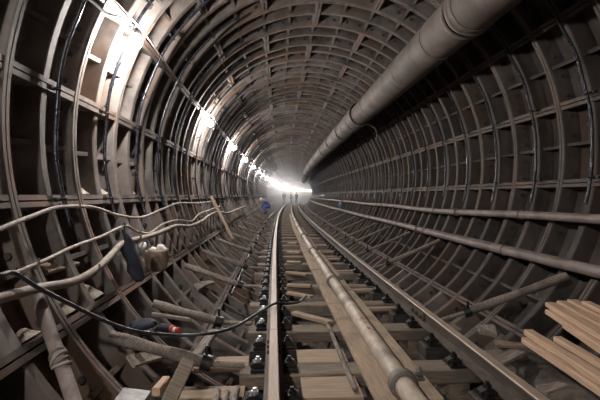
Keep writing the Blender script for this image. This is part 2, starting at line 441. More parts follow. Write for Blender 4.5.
cross(287.0, 272.5, 307, 275, BH, .10, .04, 'wood', 'board between left rail and walkway beyond the first coupling', 44)
cross(287.0, 262, 300.5, 262.5, BH, .13, .04, 'wood', 'short board between left rail and walkway beside the second coupling', 45)
cross(288.0, 252, 299.5, 253, BH, .14, .04, 'wood', 'small far board between left rail and walkway', 46)
cross(289.0, 243, 297.5, 243.5, BH, .16, .04, 'wood', 'smaller far board between left rail and walkway', 47)
# broad boards on the near left of the track
zt = WT-.024
def lay(x0, x1, s, w, z, m, lab, seed, rz=0.0, name='loose_board', t=.04):
    plank(name, W(s-rz*(x1-x0)/2, x0, z), W(s+rz*(x1-x0)/2, x1, z), w, t, m, lab, 'board', 'boards lying across the track', seed=seed, warp=.006)
lay(.20, .60, 3.66, .30, SLEEP_TOP-.03, 'wood', 'broad dirty board filling the gap between left rail and walkway', 61)
lay(.20, .60, 3.06, .34, SLEEP_TOP-.03, 'wood', 'broad board at the bottom edge between left rail and walkway', 62)
lay(-.62, -.2, 3.62, .24, SLEEP_TOP-.05, 'wood', 'wide pale plank outside the left rail under a strut rod', 63, .03)
lay(-.66, -.2, 3.12, .2, SLEEP_TOP-.075, 'wood', 'dusty plank outside the left rail in front of the strut', 64, -.03)
lay(-.70, -.2, 2.78, .30, SLEEP_TOP-.06, 'wood', 'wide plank outside the left rail under the birch poles', 65, 0)
lay(1.75, 2.1, 3.6, .16, SLEEP_TOP-.02, 'wood_x', 'dark board end outside the near right rail', 66, .1)

for k, (sb, x1, wd, rz, lab) in enumerate(((5.18, 1.62, .08, .03, 'short pale board under the right rail joint'), (6.22, 1.74, .10, .10, 'slanted pale board from walkway to right rail just past the rail joint'),
        (7.78, 1.74, .11, .08, 'slanted board right of pipe, third from the viewpoint'), (9.26, 1.72, .12, .06, 'slanted board right of pipe, fourth from the viewpoint'), (10.38, 1.72, .12, .08, 'slanted board right of pipe, fifth from the viewpoint'),
        (11.94, 1.72, .13, .1, 'slanted board right of pipe, sixth from the viewpoint'), (13.5, 1.72, .13, .1, 'slanted board right of pipe, seventh from the viewpoint'))):
    lay(1.0, x1, sb, wd, SLEEP_TOP-.028, 'wood', lab, 48+k, rz)
# pipe lying along the track
PX, PR = .815, .066
PZ = WT+.04+PR+.030
jt = [-.6, 2.78, 6.08, 9.4, 12.7, 16, 19.3, 22.6, 25.9, 29.2, 32.5, 35.8, 39.1, 42.4, 45.7, 49]
for i in range(len(jt)-1):
    a, b = jt[i], jt[i+1]; base = W(a, PX, PZ-PR)
    lab = (['pale dusty pipe on the walkway, nearest length up to its coupling', 'pale dusty pipe length with red smears, between first and second couplings'] + [f'pale dusty pipe on the walkway, {ORD[k]} length from the viewpoint' for k in range(2, 20)])[i]
    root = empty('track_pipe', base, lab, 'pipe', 'lengths of the pipe along the track')
    j0, j1 = random.uniform(-.006, .006), random.uniform(-.006, .006)
    pts = [W(a+.006+(b-a-.012)*u/6, PX, PZ)-base for u in range(7)]
    MB().tube(pts, PR, 20).build('pipe_barrel', 'pipe', root)
    c = W(b, PX, PZ)-base; t = Vector((math.sin(-head(b)), math.cos(head(b)), 0))
    nn = 20 if i < 5 else 12
    cp = MB()
    prof = [(PR+.001, -.060), (PR+.02, -.058), (PR+.026, -.03), (PR+.026, .03), (PR+.02, .058), (PR+.001, .060)]
    vs = []
    for r, d in prof:
        for k in range(nn):
            a2 = 2*PI*k/nn; vs.append(c + t*d*.8 - t*.054 + Vector((math.cos(a2)*r, 0, math.sin(a2)*r)))
    cp.add(vs, [(q*nn+k, q*nn+(k+1) % nn, (q+1)*nn+(k+1) % nn, (q+1)*nn+k) for q in range(5) for k in range(nn)], 0, True)
    cc = cp.build('coupling', 'coupling', root)
    lug = MB()
    for d in (-.018, .018):
        lug.box(c + Vector((PR+.035, -.054, .055+d)), (.06, .06, .024), 0, 0, .005)
    lug.build('lug', 'coupling', cc)
    MB().tube([c + Vector((PR+.04, -.054, .015)), c + Vector((PR+.04, -.054, .11))], .011, 6).build('bolt', 'plate', cc)
    if i == 1:
        for (s0, s1, t0, t1, nz) in ((3.55, 3.72, 75, 120, 1), (3.82, 4.02, 60, 118, 2)):
            pm = MB(); vs = []
            for q in range(5):
                for w in range(6):
                    a2 = R_(t0+(t1-t0)*w/5 + 14*math.sin(q*2.1+nz)); vs.append(W(s0+(s1-s0)*q/4+.02*math.sin(w*2+nz), PX, PZ)-base + Vector((math.cos(a2), 0, math.sin(a2)))*(PR+.0012))
            pm.add(vs, [(q*6+w, q*6+w+1, q*6+w+7, q*6+w+6) for q in range(4) for w in range(5)], 0, True)
            p = pm.build('paint_smear', 'pink', root); p['label'] = 'faded red paint smear'

# ------------------------------------------------------------------ service pipes on the right
def service(name_lab, pts_fn, r, joints, grp):
    for i in range(len(joints)-1):
        a, b = joints[i], joints[i+1]; base = pts_fn(a)
        root = empty('service_pipe', base, name_lab[i], 'pipe', grp)
        n = max(3, int((b-a)/.8))
        pts = [pts_fn(a+.004+(b-a-.008)*u/n)-base for u in range(n+1)]
        MB().tube(pts, r, 14).build('pipe_barrel', 'pipe_side', root)
        e = pts_fn(b-.05)-base; e2 = pts_fn(b-.005)-base
        MB().tube([e, e2], r+.018, 14).build('coupling', 'coupling', root)
        s = math.floor(a)+1.5
        while s < b-.2:
            p = pts_fn(s); th = math.degrees(math.atan2(p.z-AZ, p.x-s*s/(2*RC)-AX)); w = P(s, th, RIN-.002)
            q = MB(); d = (w-p).normalized()
            q.tube([p + d*(r+.001)-base, w-base], .012, 6)
            q.tube([p + Vector((math.cos(k)*(r+.007), 0, math.sin(k)*(r+.007)))-base for k in [PI*2*z/12 for z in range(13)]], .007, 5)
            q.build('pipe_bracket', 'coupling', root)
            s += 3.0
def up_fn(s):
    zr = -.30 + (.06*max(0, min(1, (8-s)/4))) - .01*math.sin(s*.9)
    x = AX + math.sqrt((RIN-.085)**2 - (zr-.49)**2)
    return W(s, x, CZ+zr)
def lo_fn(s):
    zr = -.705 + .008*math.sin(s*.7)
    x = AX + math.sqrt((RIN-.10)**2 - (zr-.49)**2)
    return W(s, x, CZ+zr)
J = [1.2, 7.5, 12.9, 18.5, 24, 30, 36, 42, 48, 54, 60]
service([f'upper service pipe on the dark wall, {ORD[i]} length from the viewpoint' for i in range(12)], up_fn, .05, J, 'upper service pipe')
J = [1.2, 9.0, 14.6, 20, 26, 32, 38, 44, 50, 56]
service([f'lower thicker service pipe above the struts, {ORD[i]} length from the viewpoint' for i in range(12)], lo_fn, .058, J, 'lower service pipe')

# ------------------------------------------------------------------ ventilation duct
DX, DZ = 2.10, CZ+1.985
dj = [-3.0, 4.7, 10.8, 13.6, 16.4, 19.2, 23.5, 28.0, 33.0, 38.6]
for i in range(len(dj)-1):
    a, b = dj[i], dj[i+1]; base = W(a, DX, DZ)
    r0, r1 = (.282, .274) if i == 0 else ((.268, .252) if i == 1 else (.290, .272))
    lab = ['nearest length of the big dusty ventilation duct overhead', 'second duct length whose narrow end slips into the next', 'third duct length with the open gaping collar'] + [f'big ventilation duct, {ORD[k]} length from the viewpoint' for k in range(3, 12)]
    root = empty('duct_section', base, lab[i], 'duct', 'lengths of the ventilation duct')
    nn = 40 if i < 3 else 24; mb = MB(); k = 9
    dz0, dz1 = (0, -.012) if i == 1 else (0, 0)
    path = []; rr = []
    a2 = a if i < 2 else a-.10; b2 = b + (.16 if i == 1 else -.12)
    if i == 0: b2 = b-.02
    if i == 1: a2 = a+.02
    for u in range(k+1):
        q = u/k; path.append(W(a2+(b2-a2)*q, DX, DZ+dz0+(dz1-dz0)*q+.004*math.sin(u))-base); rr.append(r0+(r1-r0)*q)
    mb.tube(path, rr, nn, 0, False)
    mb.tube(path, [x-.004 for x in rr], nn, 1, False)
    mb.build('duct_tube', ['duct', 'dark'], root)
    def band(s, r, w, nm='band', m='duct_band'):
        q = (s-a2)/(b2-a2); z = DZ+dz0+(dz1-dz0)*q
        B = MB(); vs = []
        pr = [(r, -w/2), (r+.012, -w/2+.004), (r+.012, w/2-.004), (r, w/2)]
        for rad, d in pr:
            for j in range(nn): vs.append(W(s+d, DX, z)-base+Vector((math.cos(2*PI*j/nn)*rad, 0, math.sin(2*PI*j/nn)*rad)))
        B.add(vs, [(p*nn+j, p*nn+(j+1) % nn, (p+1)*nn+(j+1) % nn, (p+1)*nn+j) for p in range(3) for j in range(nn)], 0, True)
        return B.build(nm, m, root)
    rad = lambda s: r0+(r1-r0)*(s-a2)/(b2-a2)
    if i != 1: band(b2-.05, rad(b2-.05)+.002, .05)
    band(a2+.04, rad(a2+.04)+.002, .045)
    for q in (.36, .68): band(a+(b-a)*q, rad(a+(b-a)*q)-.006, .022, 'seam', 'duct')
    # straps up to the ribs
    for s in ([1.5, 4.5] if i == 0 else [math.floor(a)+1.5, math.floor(b)-.5]):
        st = MB(); c = W(s, DX, DZ)-base; rr_ = rad(s)+.006
        arcp = [c + Vector((math.cos(R_(z))*rr_, 0, math.sin(R_(z))*rr_)) for z in range(-230, 51, 14)]
        th = 49; w1 = P(s, 58, RIN-.003)-base; w2 = P(s, 41, RIN-.003)-base
        st.tube([w1]+arcp+[w2], .006, 5); st.build('hanger_strap', 'duct_band', root)
    if i == 1:
        st = MB(); c = W(b+.02, DX, DZ)-base
        st.tube(spline([c+Vector((.20, .0, -.25)), c+Vector((.33, .0, -.31)), c+Vector((.40, .02, -.40)), c+Vector((.42, .05, -.56)), c+Vector((.40, .06, -.66))], 5), [.012]*20+[.006], 6)
        st.build('loose_strap', 'duct_band', root)
# black flexible duct beyond the sheet duct
mb = MB(); pts = []; rs = []
for i in range(61):
    s = 38.9+i*.25; pts.append(W(s, DX+.05, DZ-.12-.12*math.sin(i*.1)-i*.004)); rs.append(.25+.02*(i % 2))
mb.tube(pts, rs, 16)
tag(mb.build('flexible_duct', 'dark', None, pts[0]), 'black corrugated flexible duct beyond the end of the sheet duct', 'duct')

# ------------------------------------------------------------------ black hoops on both walls
def hoop(label, group, ta, tb, clamps):
    root = empty('hoop_hose', (0, 0, 0), label, 'hose', group)
    O = Vector((AX, 0, AZ))
    def q(th, R, ds=0): return Vector((R*math.cos(R_(th)), ds, R*math.sin(R_(th))))
    n = 48; pts = [q(ta+(tb-ta)*i/n, RIN-.05+.004*math.sin(i*.5), .005*math.sin(i*.6)) for i in range(n+1)]
    MB().tube(pts, .0175, 8).build('hose', 'hoop', root)
    for th in clamps:
        c = MB()
        a = q(th, RIN-.022, -.105); b = q(th, RIN-.022, -.012)
        t = q(th+90, 1); r = q(th, 1)
        c.sweep([(-.018, -.006), (.018, -.006), (.018, .006), (-.018, .006)], [(a, t, r), (b, t, r)])
        c.tube([q(th, RIN-.05) + (r*math.cos(k)+Vector((0, 1, 0))*math.sin(k))*.030 for k in [2*PI*z/10 for z in range(11)]], .008, 5)
        c.build('clamp', 'black', root)
        MB().tube([q(th, RIN-.016, -.09), q(th, RIN-.05, -.09)], .014, 6).build('bolt', 'black', root)
    learn(root); return root
def hoop_loc(s): return W(s, AX, AZ)
far_l = 'glossy black hoop hose on the lamp side wall, far down the tunnel'
far_r = 'glossy black hoop hose on the dark right wall, far down the tunnel'
hl = hoop('', 'hoop hoses on the lamp side wall', 122, 197, (192, 172.5, 145))
hr = hoop('', 'hoop hoses on the dark right wall', -13.5, 47, (-7, 13))
for i in range(42):
    s = 2.555+i
    lab = f'glossy black hoop hose on the lamp side wall, {ORD[i]} from the viewpoint' if i < 14 else far_l
    if i == 0: hl.location = hoop_loc(s); hl['label'] = lab
    else: dup(hl, hoop_loc(s), head(s)*.0, lab)
for i in range(56):
    s = 3.43+i
    lab = f'glossy black hoop hose on the dark right wall, {ORD[i]} from the viewpoint' if i < 16 else far_r
    if i == 0: hr.location = hoop_loc(s); hr['label'] = lab
    else: dup(hr, hoop_loc(s), 0, lab)

# ------------------------------------------------------------------ the string of lamps
LX, LZ = -1.345, CZ+1.535
def lamp(label):
    root = empty('bulb_lamp', (0, 0, 0), label, 'lamp', 'string of bare lamps')
    MB().lathe([(.018, .10), (.026, .095), (.028, .05), (.022, .042)], 12).build('socket', 'black', root)
    b = MB(); b.lathe([(.02, .045), (.03, .03), (.05, .0), (.056, -.03), (.05, -.06), (.03, -.08), (.008, -.087)], 14); b.build('bulb', 'bulb', root)
    MB().tube([(0, 0, .10), (.012, 0, .115), (.036, 0, .104)], .006, 6).build('pigtail', 'cable_thin', root)
    th = math.degrees(math.atan2(LZ+.07-AZ, LX-AX)); e = P(0, th, RIN+.010)-Vector((LX, 0, LZ))
    MB().tube([(-.026, 0, .07), e*.55+Vector((0, .0, .02)), e+Vector((0, -.01, 0))], .007, 6).build('bracket', 'coupling', root)
    learn(root); return root
lm = lamp('')
lamp_s = [4.48+5.0*k for k in range(-2, 34)]
for i, s in enumerate(lamp_s):
    loc = W(s, LX, LZ)
    k = i-2
    lab = 'bare lit lamp behind the viewpoint on the lamp string' if k < 0 else (f'bare lit lamp on the iron ribs, {ORD[k]} from the viewpoint' if k < 8 else 'bare lit lamp far down the lamp string, merging into the glow')
    if i == 0: lm.location = loc; lm['label'] = lab
    else: dup(lm, loc, head(s), lab)
mb = MB(); pts = []
for k in range(-1, 18):
    s = 4.48+5*k
    for j in range(8):
        u = j/8; sag = .25*math.sin(PI*u)
        pts.append(W(s+5*u, LX+.05+.02*math.sin(u*9)*math.sin(PI*u), LZ+.10-sag*.40))
mb.tube(pts, .007, 6)
tag(mb.build('lamp_cable', 'cable', None, pts[0]), 'pale supply cable sagging from lamp to lamp', 'cable')
mb = MB(); mb.tube(spline([at_wall(80, -8, 2.42), at_wall(93, 2, 2.42), at_wall(106, 13, 2.42), at_wall(120, 17, 2.42), W(4.42, LX-.01, LZ+.16)], 6), .012, 8)
tag(mb.build('feed_cable', 'cable_thin', None, at_wall(93, 2, 2.47)), 'pale bent cable reaching down to the nearest lamp', 'cable')

# ------------------------------------------------------------------ cables on the left wall
def cable(name, pts, r, m, label, hangers=(), cat='cable'):
    pts = spline(pts, 6); base = pts[0]
    root = empty(name, base, label, cat)
    MB().tube([p-base for p in pts], r, 10).build('sheath', m, root)
    for (px, py) in hangers:
        w = at_wall(px, py, RIN-.004); c = min(pts, key=lambda p: (p-w).length)
        h = MB(); d = (w-c).normalized()
        h.tube([w-base+Vector((0, 0, .03)), w-base, c + d*(r+.01)-base, c+Vector((0, 0, -r-.01))-base, c-d*(r+.012)-base, c-d*(r+.012)+Vector((0, 0, .03))-base], .008, 6)
        h.build('hook', 'coupling', root)
    return root
hose_px = [(-25, 305), (0, 298), (40, 288), (75, 281), (98, 268), (112, 254), (124, 243), (150, 236), (163, 231), (176, 226), (190, 226), (202, 221), (210, 215), (219, 212), (228, 213), (238, 209), (246, 206)]
cable('armoured_cable', [at_wall(x, y, 2.39-.015*math.sin(i*2)) for i, (x, y) in enumerate(hose_px)], .028, 'cable', 'thick dusty cable sagging along the rib edges, lowest on the wall', ((75, 281), (124, 243), (190, 226)))
c2 = [(-20, 238), (0, 229), (30, 217), (60, 207), (90, 207), (105, 211), (122, 216), (143, 217), (165, 208), (180, 203), (200, 203), (215, 201)]
cable('wall_cable', [at_wall(x, y, 2.432) for x, y in c2], .0145, 'cable_thin', 'thin pale cable draped along the dirt ledge, topmost of three', ((60, 207), (180, 203)))
c3 = [(15, 273), (32, 266), (50, 258), (75, 246), (100, 237), (125, 226), (136, 231), (150, 233), (163, 224), (178, 220), (192, 221), (199, 214), (212, 209), (220, 206)]
cable('wall_cable', [at_wall(x, y, 2.437) for x, y in c3], .013, 'cable_thin', 'thin pale cable running just above the thick cable', ((17, 272), (125, 226)))
bk = [at_wall(-20, 277, 2.33), at_wall(0, 275, 2.33), at_wall(14, 273, 2.34), at_wall(37, 287, 2.33), at_wall(62, 300, 2.32), at_wall(105, 321, 2.31), at_wall(135, 331, 2.27)]
bk += [at_z(172, 335, CZ-1.03), at_z(205, 334, CZ-1.04), at_z(232, 328, CZ-1.06), at_z(255, 315, CZ-1.10), at_z(266, 308, CZ-1.125), at_z(277, 303, CZ-1.125), at_z(288, 303.5, CZ-1.15), at_z(299, 302, CZ-1.17), at_z(306, 296, CZ-1.20)]
cable('black_cable', bk, .0125, 'rubber', 'black rubber cable hanging from the wall across the left rail')

# ------------------------------------------------------------------ struts bracing the track
def strut(p, q, clamp, rod_end, r, m, label, grp):
    p, q, clamp, rod_end = map(Vector, (p, q, clamp, rod_end))
    root = empty('track_strut', p, label, 'strut', grp)
    L = (q-p); n = 6
    mb = MB(); mb.tube([p + L*(i/n)-p for i in range(n+1)], [r*(1.0+.12*math.sin(i*1.7)) for i in range(n+1)], 10)
    mb.build('pole', m, root)
    d = L.normalized()
    c = MB(); c.tube([q-p-d*.03, q-p+d*.045], r*1.35, 6); cl = c.build('clamp', 'black', root)
    up = Vector((0, 0, 1)); sd = d.cross(up).normalized()
    MB().tube([q-p+d*.01-sd*.02+up*.03, q-p+d*.01-sd*.03+up*.12], .012, 6).build('clamp_bolt', 'black', cl)
    MB().tube([q-p+d*.046, rod_end-p], r*.55, 8).build('rod', 'wood_old', root)
LST = [(3.30, .044, -1.02, -.50), (4.37, .040, -1.045, -.54), (6.15, .038, -.97, -.47), (7.7, .034, -.96, -.50), (9.7, .034, -.97, -.52), (11.6, .03, -.97, -.5), (14.1, .03, -.98, -.5), (16.4, .03, -.98, -.5), (19.2, .03, -.98, -.5), (22.5, .03, -.98, -.5)]
for i, (s, r, wz, cx) in enumerate(LST):
    wz += CZ
    xw = AX - math.sqrt((RIN-.05)**2 - (wz-AZ)**2)
    sw = s if i != 2 else 6.2
    lab = ['thick pale pole strut wedged to the near ribs by its black clamp', 'second strut pole on the lamp side, behind the thick one'] + [f'strut pole on the lamp side of the track, {ORD[k]} from the viewpoint' for k in range(2, 12)]
    strut(W(sw-.03, xw, wz), W(s, cx, CZ-1.235), None or (0, 0, 0), W(s, -.21, CZ-1.262), r, 'wood_old', lab[i], 'struts on the lamp side of the track')
RST = [(4.5, 4.28, .042), (7.8, 7.75, .036), (9.55, 9.5, .03), (11.3, 11.3, .03), (12.7, 12.7, .03), (14.6, 14.6, .03), (16.4, 16.4, .03), (19, 19, .03), (22, 22, .03), (26, 26, .03)]
for i, (s, sw, r) in enumerate(RST):
    wz = CZ-.815
    xw = AX + math.sqrt((RIN-.05)**2 - (wz-AZ)**2)
    lab = ['long strut pole under the service pipes, nearest to the timber'] + [f'strut pole between right rail and wall, {ORD[k]} from the viewpoint' for k in range(1, 12)]
    strut(W(sw, xw, wz), W(s, 2.03, CZ-1.215), (0, 0, 0), W(s, 1.74, CZ-1.30), r, 'wood_old', lab[i], 'struts on the pipe side of the track')
mb = MB(); mb.tube([W(5.9+i*1.0, -.56+.01*math.sin(i), CZ-1.315) for i in range(26)], .018, 6)
tag(mb.build('stringer_bar', 'black', None, W(5.9, -.56, CZ-1.3)), 'long dark bar running beside the left rail under the strut clamps', 'bar')

# ------------------------------------------------------------------ fresh timber at the right
def lumber(px0, py0, px1, py1, z, w, t, lab, seed, ext=.5, grp='boards in the lower pair by the right rail', m='wood_new', dz=0):
    a, b = at_z(px0, py0, z), at_z(px1, py1, z)
    d = (b-a).normalized(); b = b + d*ext; b.z += dz
    plank('lumber_board', a, b, w, t, m, lab, 'board', grp, seed=seed, warp=.004)
zl = CZ-1.20
lumber(528.5, 332, 602, 380, zl+.06, .075, .05, 'fresh squared beam with pale end lying on the lower boards by the right rail', 1)
lumber(525.5, 340, 597, 388, zl, .07, .05, 'fresh board lowest and nearest the right rail in the timber', 2)
lumber(557.5, 339, 605, 367, zl+.045, .065, .045, 'short fresh batten between the two timber stacks', 3)
lumber(536, 336, 606, 375, zl-.01, .04, .05, 'board half hidden under the fresh squared beam', 4, m='wood')
zu = CZ-.99
U = 'boards in the upper stack against the wall'
lumber(553, 312, 606, 346, zu, .13, .04, 'wide fresh board at the front of the upper stack', 5, .4, U)
lumber(569.5, 326, 606, 350, zu-.045, .11, .04, 'fresh board lowest in the upper stack with recessed end', 6, .4, U)
lumber(551, 304.5, 606, 338, zu+.042, .09, .04, 'fresh board with splintered end in the upper stack', 7, .4, U)
lumber(562, 303, 608, 329, zu+.044, .085, .04, 'middle fresh board on top of the upper stack', 8, .4, U)
lumber(572, 301.5, 608, 320, zu+.046, .085, .04, 'topmost board of the upper stack by the wall', 9, .4, U)
lumber(586, 303, 610, 314, zu+.088, .07, .035, 'pale narrow board lying across the top of the upper stack', 10, .4, U)

# ------------------------------------------------------------------ odds and ends on the left
def mound(name, c, rx, ry, h, m, label, cat, seed, kind=None, tilt=0):
    mb = MB(); n, k = 20, 6; vs = []
    for i in range(k+1):
        q = i/k
        for j in range(n):
            a = 2*PI*j/n; w = 1+.28*noise.noise((math.cos(a)*1.5+seed, math.sin(a)*1.5, q*2))
            z = h*(math.cos(q*PI/2)**1.2)*(1+.4*noise.noise((math.cos(a)*q*3+seed, math.sin(a)*q*3, 5)))
            vs.append((rx*q*w*math.cos(a), ry*q*w*math.sin(a), z))
    fs = [(i*n+j, i*n+(j+1) % n, (i+1)*n+(j+1) % n, (i+1)*n+j) for i in range(k) for j in range(n)]
    mb.add(vs, fs, 0, True)
    o = mb.build(name, m); o.location = c; o.rotation_euler = (0, R_(tilt), 0)
    return tag(o, label, cat, None, kind)
def ledge(s, th, R): return P(s, th, R)
q = 0
for (s, th, R, rx, ry, h, lab) in ((4.25, 190.7, 2.665, .072, .2, .085, 'heap of pale dirt on the iron ledge under the nearest lamp'),
        (4.76, 190.7, 2.665, .072, .18, .07, 'smaller heap of pale dirt on the ledge beside the third hoop'),
        (2.75, 190.7, 2.665, .072, .18, .07, 'dark dirt on the ledge at the near edge of the wall'),
        (3.25, 210.5, 2.655, .07, .19, .12, 'rounded dirt heap on the lower ledge under the thick cable'),
        (3.75, 210.5, 2.655, .07, .19, .13, 'dirt heap on the lower ledge left of the brown sack'),
        (2.75, 210.7, 2.665, .072, .17, .07, 'dirt heap on the lower ledge nearest the viewpoint'),
        (5.25, 210.7, 2.665, .072, .17, .07, 'dirt heap on the lower ledge beyond the brown sack'),
        (6.25, 210.7, 2.665, .072, .17, .07, 'dirt heap on the lower ledge before the leaning pole'),
        (7.75, 210.7, 2.665, .072, .17, .07, 'dirt heap on the lower ledge behind the leaning pole'),
        (5.74, 190.7, 2.665, .072, .17, .06, 'dirt on the upper ledge past the blue bag')):
    q += 1
    mound('dirt_heap', P(s, th, R), rx, ry*.74, h, 'dirt', lab, 'dirt', q*1.7, 'stuff', -12 if th < 200 else -32)

# blue bag hanging from the cable
p = at_wall(124, 229, 2.26)
root = empty('hanging_bag', p + Vector((0, 0, -.46)), 'navy cloth bag hanging from the cable beside the brown sack', 'bag')
mb = MB(); mb.lathe([(.012, .46), (.020, .43), (.034, .36), (.046, .28), (.056, .18), (.064, .09), (.058, .03), (.03, .0)], 20, 0, (.0, 0, 0), 1, .75, .5, 2)
for i, v in enumerate(mb.v):
    mb.v[i] = (v[0] + .27*(.46-v[2]) + .012*math.sin(v[2]*40), v[1], v[2])
mb.build('bag_cloth', 'blue', root)
MB().tube(spline([(0, 0, .46), (.01, .0, .50), (.0, .02, .515), (-.015, .0, .49)], 4), .007, 6).build('bag_loop', 'rubber', root)
# brown sack with pale rubble
p = at_wall(157, 271, 2.43)
root = empty('rubble_sack', p + Vector((0, 0, .0)), 'brown sackcloth bag of pale rubble standing on the ledge', 'sack')
mb = MB(); mb.lathe([(.06, 0), (.10, .02), (.118, .09), (.122, .16), (.128, .21), (.122, .235), (.105, .225), (.10, .20)], 22, 0, (0, 0, 0), 1, .85, .25, 5)
mb.build('sack_cloth', 'sack', root)
for k, (dx, dy, dz, r) in enumerate(((-.04, .01, .215, .05), (.04, -.03, .225, .045), (.03, .05, .24, .05), (-.03, -.05, .21, .038), (.075, .02, .225, .032))):
    mb = MB(); mb.lathe([(.3*r, -.8*r), (.85*r, -.35*r), (r, .1*r), (.7*r, .6*r), (.25*r, .85*r)], 9, 0, (dx, dy, dz), 1, .85, .5, k*3)
    mb.build('rubble_lump', 'white' if k % 2 == 0 else 'dirt', root)
# a pale stone on the ledge by the bag
p = at_wall(143.5, 246, 2.5); mb = MB(); mb.lathe([(.02, -.04), (.045, -.02), (.05, .01), (.03, .04), (.01, .045)], 10, 0, (0, 0, 0), 1, .8, .5, 8)
o = mb.build('stone', 'white'); o.location = p; tag(o, 'pale stone caught on the ribs between blue bag and sack', 'stone')
# leaning pole
a = at_wall(233, 239, 2.36); b = at_wall(211, 196, 2.40)
plank('leaning_pole', a, b, .07, .05, 'wood', 'brown pole leaning against the ribs above the struts', 'pole', seed=71)
# drain pipe with a taped joint in the near corner
a = at_wall(41, 306, 2.47); b = at_wall(82, 425, 2.40)
root = empty('drain_pipe', a, 'grey pipe slanting down the near ribs with a knotted joint', 'pipe')
d = (b-a); L = d.length; d.normalize()
MB().tube([a-a, d*L*.5, d*L], .038, 14).build('pipe_barrel', 'pipe_side', root)
MB().tube([d*(-.12), d*(-.001)], .030, 12).build('pipe_end', 'coupling', root)
for k in range(4):
    c = d*(L*.46+.022*k); u = d.orthogonal().normalized(); v = d.cross(u)
    MB().tube([c + (u*math.cos(z)+v*math.sin(z))*(.041+.003*k % .006) + d*.02*math.sin(z+k) for z in [2*PI*i/14 for i in range(15)]], .009, 6).build('wrapping', 'cable' if k % 2 else 'coupling', root)
# birch poles near the bottom edge
zb = SLEEP_TOP-.04
for i, (x, s0, s1, r) in enumerate(((-.47, 2.47, 2.83, .024), (-.375, 2.47, 3.04, .026), (-.312, 2.47, 3.02, .022), (-.252, 2.47, 3.05, .027))):
    mb = MB(); base = W(s0, x, zb+r+.003)
    mb.tube([W(s0+(s1-s0)*k/5, x-.03*k/5*0+.004*math.sin(k*2+i), zb+r+.003)-base for k in range(6)], [r*(1+.06*math.sin(k*2.2+i)) for k in range(6)], 12)
    o = mb.build('birch_pole', 'birch'); o.location = base
    tag(o, ['shortest birch pole, farthest from the left rail', 'birch pole with reddish bark, second from the wall side', 'slim birch pole between two thicker ones', 'birch pole nearest the left rail'][i], 'pole', 'cut birch poles by the left rail')
# planks and scraps in the near left corner
a, b = at_z(188, 361, CZ-1.10), at_z(166, 408, CZ-1.22)
plank('prop_board', a, b, .09, .035, 'wood_x', 'pale board propped on edge under the thick strut', 'board', seed=81, up=(.5, 0, 1))
a, b = at_z(214, 331, CZ-1.22), at_z(196, 356, CZ-1.22)
plank('prop_board', a, b, .08, .04, 'wood_old', 'spotted batten running between the two nearest struts', 'board', seed=82)
a, b = at_y(119, 395, 2.62), at_y(147, 398, 2.62)
plank('steel_plate', a, b, .16, .02, 'plate', 'blue grey steel plate at the bottom edge of the near ribs', 'plate', seed=83, warp=0)
a, b = at_z(156, 392, CZ-1.17), at_z(166, 380, CZ-1.17)
plank('offcut', a, b, .05, .05, 'wood_new', 'orange wood offcut lying beside the propped board', 'offcut', seed=84)
a, b = at_z(152, 314, CZ-1.0), at_z(190, 320, CZ-1.05)
plank('stick', a, b, .035, .03, 'wood_old', 'thin brown stick lying above the red capped bottle', 'stick', seed=85)
# red-capped bottle and crumpled bag
a, b = at_z(160, 327, CZ-1.10), at_z(179.5, 330.5, CZ-1.10)
root = empty('bottle', a, 'bottle with red cap and red band lying among the ribs', 'bottle')
d = (b-a); L = d.length; d.normalize()
MB().tube([d*0, d*L*.08, d*L*.5, d*L*.62], [.022, .034, .034, .030], 12).build('bottle_body', 'blue', root)
MB().tube([d*L*.60, d*L*.72], [.035, .033], 12).build('bottle_band', 'red', root)
MB().tube([d*L*.72, d*L*.86], [.024, .02], 12).build('bottle_neck', 'white', root)
MB().tube([d*L*.86, d*L], .024, 12).build('bottle_cap', 'red', root)
p = at_z(143, 325, CZ-1.08)
mb = MB(); mb.lathe([(.03, -.04), (.08, -.03), (.10, .0), (.07, .03), (.03, .05)], 16, 0, (0, 0, 0), 1.2, 1, .9, 12)
o = mb.build('plastic_bag', 'blue'); o.location = p; tag(o, 'crumpled dark blue plastic bag beside the red capped bottle', 'bag')
# bits lying about by the right rail
for k, (px, py, z, l, w, ang, m, lab) in enumerate(((508, 357, -1.29, .3, .12, .5, 'wood_old', 'flat grey board scrap in the mud before the fresh timber'), (487, 330, -1.25, .22, .16, 1.2, 'wood_old', 'dark wooden wedge lying by the near right strut clamp'), (511, 345, -1.26, .25, .10, -.4, 'sack', 'crumpled brown rag on the mud beside the fresh timber'), (553, 388, -1.25, .18, .09, .2, 'wood_old', 'small dark scrap in the mud at the bottom edge'))):
    c = at_z(px, py, CZ+z); dd = Vector((math.cos(ang), math.sin(ang), .05))*l/2
    plank('scrap', c-dd, c+dd, w, .03, m, lab, 'scrap', seed=90+k, warp=.02, twist=.3)
# plank scraps on the left lining
for k, (x0, y0, x1, y1, R, w, m, lab) in enumerate(((42, 268, 74, 262, 2.63, .10, 'sack', 'curled dirty rag on a rib under the thin cable'), (130, 360, 175, 352, 2.44, .10, 'dirt', 'dusty flat slab between the ribs beside the thick strut'), (196, 287, 212, 282, 2.52, .1, 'wood_old', 'pale wood scrap between the ribs at the third strut'))):
    plank('scrap', at_wall(x0, y0, R), at_wall(x1, y1, R), w, .03, m, lab, 'scrap', seed=95+k, warp=.02, twist=.5, up=(.5, -.3, 1))
